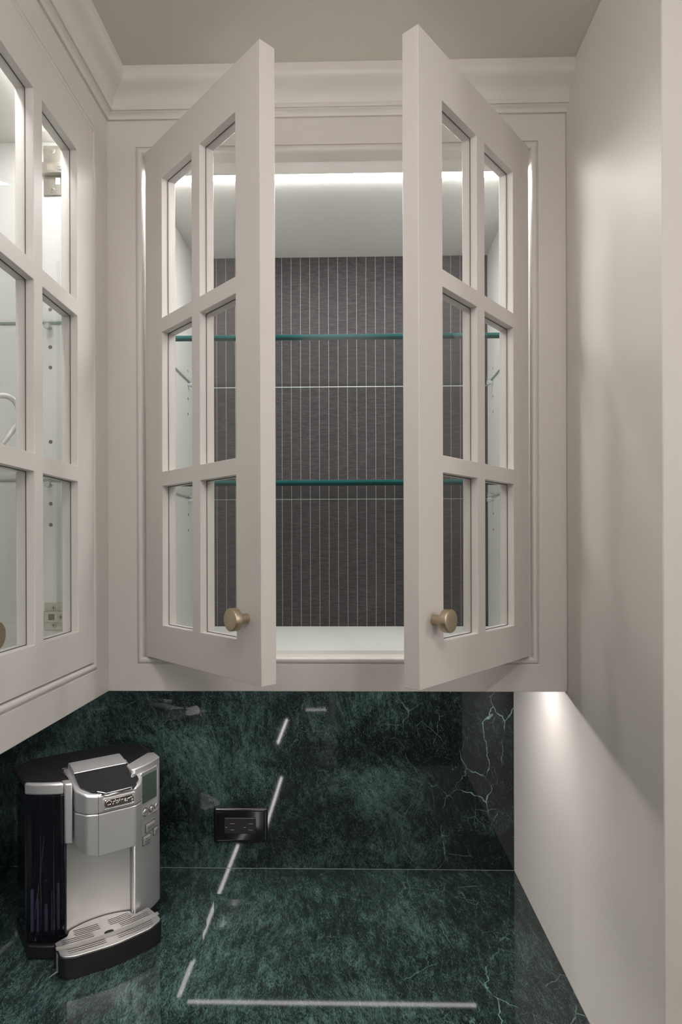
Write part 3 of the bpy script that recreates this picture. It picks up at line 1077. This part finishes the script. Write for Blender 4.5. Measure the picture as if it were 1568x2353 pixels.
lid_strip(bm, LID, lambda y: -.0385, lambda y: .0545, lambda y: .280)
obj('lid_plate', bm, 'silver', cm, bevel=.001)
bm = bmesh.new()
lidf = rounded([(-.0380, -.0032), (-.0380, -.045), (-.0255, -.0625), (-.0125, -.0715), (-.003, -.0785), (.040, -.0770), (.0500, -.0660), (.0575, -.0570), (.0585, -.049), (.0545, -.0032)],
               [0, .006, .006, .004, .004, .006, .006, .004, .004, 0], 4)
lidz = lambda x, y: .2905 - .25 * max(0, -.0032 - y)
prism(bm, lidf, .27, .30, z_of=lidz, b_of=lambda x, y: lidz(x, y) - .0060)
lf = obj('lid_flap', bm, 'lidgloss', cm, bevel=.0012, segs=3)
lf['label'] = 'glossy black chrome front of the lid'
bm = bmesh.new()
tube(bm, [(-.0255, -.0632, .2712), (-.0125, -.0722, .2692), (-.003, -.0792, .2676), (.040, -.0777, .2680), (.0500, -.0666, .2705)], .0014, 8)
obj('lid_lip', bm, 'bright', cm, smooth=True)
# badge on the head
bd = empty('badge_mount')
bpy.data.objects.remove(bd)
bm = bmesh.new()
bp_ = rounded([(-.0275, -.0105), (.0275, -.0105), (.0275, .0105), (-.0275, .0105)], .004, 5)
xz_loft(bm, [(bp_, 0), (bp_, -.0012), (scaled(bp_, .0010), -.0018), (scaled(bp_, .0022), -.0018), (scaled(bp_, .0032), -.0010)])
bdg = obj('badge', bm, 'steel', cm, (.0177, HY, .2530), smooth=True)
bm = bmesh.new()
ip = rounded([(-.0245, -.0075), (.0245, -.0075), (.0245, .0075), (-.0245, .0075)], .003, 5)
xz_loft(bm, [(ip, -.0008), (ip, -.0016), (scaled(ip, .0010), -.0021), (scaled(ip, .0015), -.0013)])
obj('badge_rim', bm, 'bright', bdg, smooth=True)
text_mesh('badge_lettering', 'Cuisinart', .0115, .0004, 'bright', bdg, Matrix.Translation((0, -.0018, .0004)) @ Matrix.Rotation(math.pi / 2, 4, 'X'), 1.05, .0002)


# controls on the bowed column
def on_bow(x, z, off=.001):
    """frame on the bowed front: local x along the surface, -y outward"""
    a = math.asin(x / R0)
    return Matrix.Translation((x, fy(x, off), z)) @ Matrix.Rotation(a, 4, 'Z')


def plate_on(name, x, z, wd, ht, layers, mat, r, parent=cm, off=.001):
    """rounded rectangle on the bow; layers (shrink, y)"""
    o_ = rounded([(-wd / 2, -ht / 2), (wd / 2, -ht / 2), (wd / 2, ht / 2), (-wd / 2, ht / 2)], r, 4)
    k = bmesh.new()
    xz_loft(k, [(scaled(o_, s), y) for s, y in layers])
    o = obj(name, k, mat, parent, smooth=True)
    o.matrix_local = on_bow(x, z, off)
    return o


ctl = plate_on('control_bezel', .0865, .2365, .050, .083, [(0, .006), (0, -.0006), (.0008, -.0016), (.0022, -.0010)], 'silver', .004)
plate_on('screen', .0862, .2465, .0415, .0500, [(0, .004), (0, -.0014), (.0004, -.0018)], 'lcd', .0025)['label'] = 'dark green display screen'
for x, r in ((.0760, .0062), (.0905, .0047), (.1025, .0047)):
    k = bmesh.new()
    lathe(k, [(r + .0022, .002), (r + .0022, -.0019), (r, -.0019)], (0, 0, 0), 'Y', 28)
    obj('button_gap', k, 'print', cm).matrix_local = on_bow(x, .2045)
    k = bmesh.new()
    lathe(k, [(r + .0014, .002), (r + .0014, -.0012), (r + .0006, -.0020), (r, -.0014), (r - .0002, -.0026), (r - .0012, -.0034), (r * .3, -.0034)], (0, 0, 0), 'Y', 28)
    o = obj('round_button', k, 'silver', cm, smooth=True)
    o.matrix_local = on_bow(x, .2045)
    if r > .005:
        text_mesh('button_lettering', 'MENU', .0040, .0001, 'print', o, Matrix.Translation((0, -.0035, 0)) @ Matrix.Rotation(math.pi / 2, 4, 'X'))
    else:
        text_mesh('button_lettering', '▲' if x < .1 else '▼', .0040, .0001, 'print', o, Matrix.Translation((0, -.0035, 0)) @ Matrix.Rotation(math.pi / 2, 4, 'X'))
for x, z, wd, ht, tx, ts in ((.0890, .1730, .0260, .0150, 'BREW', .0075), (.0800, .1530, .0190, .0150, 'HOT\nWATER', .0040), (.1020, .1580, .0130, .0120, 'RINSE', .0036)):
    plate_on('button_gap', x, z, wd + .0022, ht + .0022, [(0, .002), (0, -.0005)], 'print', .0014)
    o = plate_on('button', x, z, wd, ht, [(0, .003), (0, -.0004), (.0006, -.0008), (.0007, -.0020), (.0016, -.0026)], 'silver', .0012)
    text_mesh('button_lettering', tx, ts, .0001, 'print', o, Matrix.Translation((0, -.0027, 0)) @ Matrix.Rotation(math.pi / 2, 4, 'X'))

# drip tray
tray = rounded([(-.0815, -.052), (-.0815, -.098), (-.062, -.1075), (.0, -.1150), (.062, -.1060), (.0860, -.0920), (.0860, -.072), (.0805, -.0400), (.0530, -.0480), (.0490, -.0310)],
               [.003, .014, .03, .10, .03, .012, .012, .002, .003, .002], 6)
tray += [(.0490 - .0103 * i, -.0195 - .0125 * ((.0490 - .0103 * i + .0035) / .054) ** 2) for i in range(1, 10)]
tray += rounded([(-.0540, -.0310), (-.0600, -.0440), (-.0815, -.052)], 0)[:2]
bm = bmesh.new()
prism(bm, tray, .0, .0345)
obj('tray_base', bm, 'blackp', cm, bevel=.002, segs=3)
tp = inset(tray, .0)
cx, cy = 0.003, -.072
plate = [(cx + (x - cx) * .978, cy + (y - cy) * (.965 if y < cy else .99)) for x, y in tray]
bm = bmesh.new()
prism(bm, plate, .0344, .0356)
tpl = obj('tray_plate', bm, 'steel', cm, bevel=.0006)


def slot(x0, x1, y, wdt=.0011):
    """thin slot following the bowed front of the tray"""
    k = bmesh.new()
    n_ = 6
    rows = []
    for i in range(n_ + 1):
        x = x0 + (x1 - x0) * i / n_
        yy = y + .0085 * (x / .08) ** 2
        rows.append((k.verts.new((x, yy - wdt / 2, .0359)), k.verts.new((x, yy + wdt / 2, .0359))))
    for a, b in zip(rows, rows[1:]):
        k.faces.new((a[0], b[0], b[1], a[1]))
    bmesh.ops.solidify(k, geom=k.faces[:], thickness=.0004)
    return obj('slot', k, 'dark', tpl)


for i in range(5):
    slot(-.068, -.010, -.1000 + i * .0052)
    slot(.009, .070, -.1000 + i * .0052)
for i in range(3):
    slot(-.071, -.022, -.0710 + i * .0052)
    slot(.022, .073, -.0710 + i * .0052)
for i in range(4):
    slot(-.048, -.008, -.0550 + i * .0052)
    slot(.008, .045, -.0550 + i * .0052)
k = bmesh.new()
lathe(k, [(.0078, .0355), (.0078, .0360), (.004, .0360)], (0, 0, 0), 'Z', 24)
bmesh.ops.scale(k, vec=(1, .62, 1), verts=k.verts)
bmesh.ops.translate(k, vec=(.001, -.0735, 0), verts=k.verts)
obj('drain_hole', k, 'dark', tpl)


# frosted packing tape over the tray
def tape(name, pts, wdt, lift):
    k = bmesh.new()
    rows = []
    for i, (x, y, z) in enumerate(pts):
        j = .0006 * math.sin(i * 2.1)
        rows.append((k.verts.new((x, y - wdt / 2 + j, z + lift)), k.verts.new((x, y + wdt / 2 + j * .5, z + lift))))
    for a, b in zip(rows, rows[1:]):
        k.faces.new((a[0], b[0], b[1], a[1]))
    bmesh.ops.solidify(k, geom=k.faces[:], thickness=.0003)
    return obj(name, k, 'tape', cm)


tape('tape', [(-.0820 + .1690 * i / 16, -.0830 + .0100 * ((-.0820 + .169 * i / 16) / .08) ** 2, .0368) for i in range(17)], .0105, 0)['label'] = 'frosted packing tape across the drip tray'
k = bmesh.new()
v = [k.verts.new(p) for p in ((-.0826, -.088, .0366), (-.0826, -.078, .0366), (-.0832, -.080, .006), (-.0832, -.093, .012), (-.100, -.094, .008))]
k.faces.new((v[0], v[1], v[2], v[3]))
k.faces.new((v[3], v[2], v[4]))
bmesh.ops.solidify(k, geom=k.faces[:], thickness=.0003)
obj('tape_end', k, 'tape', cm)
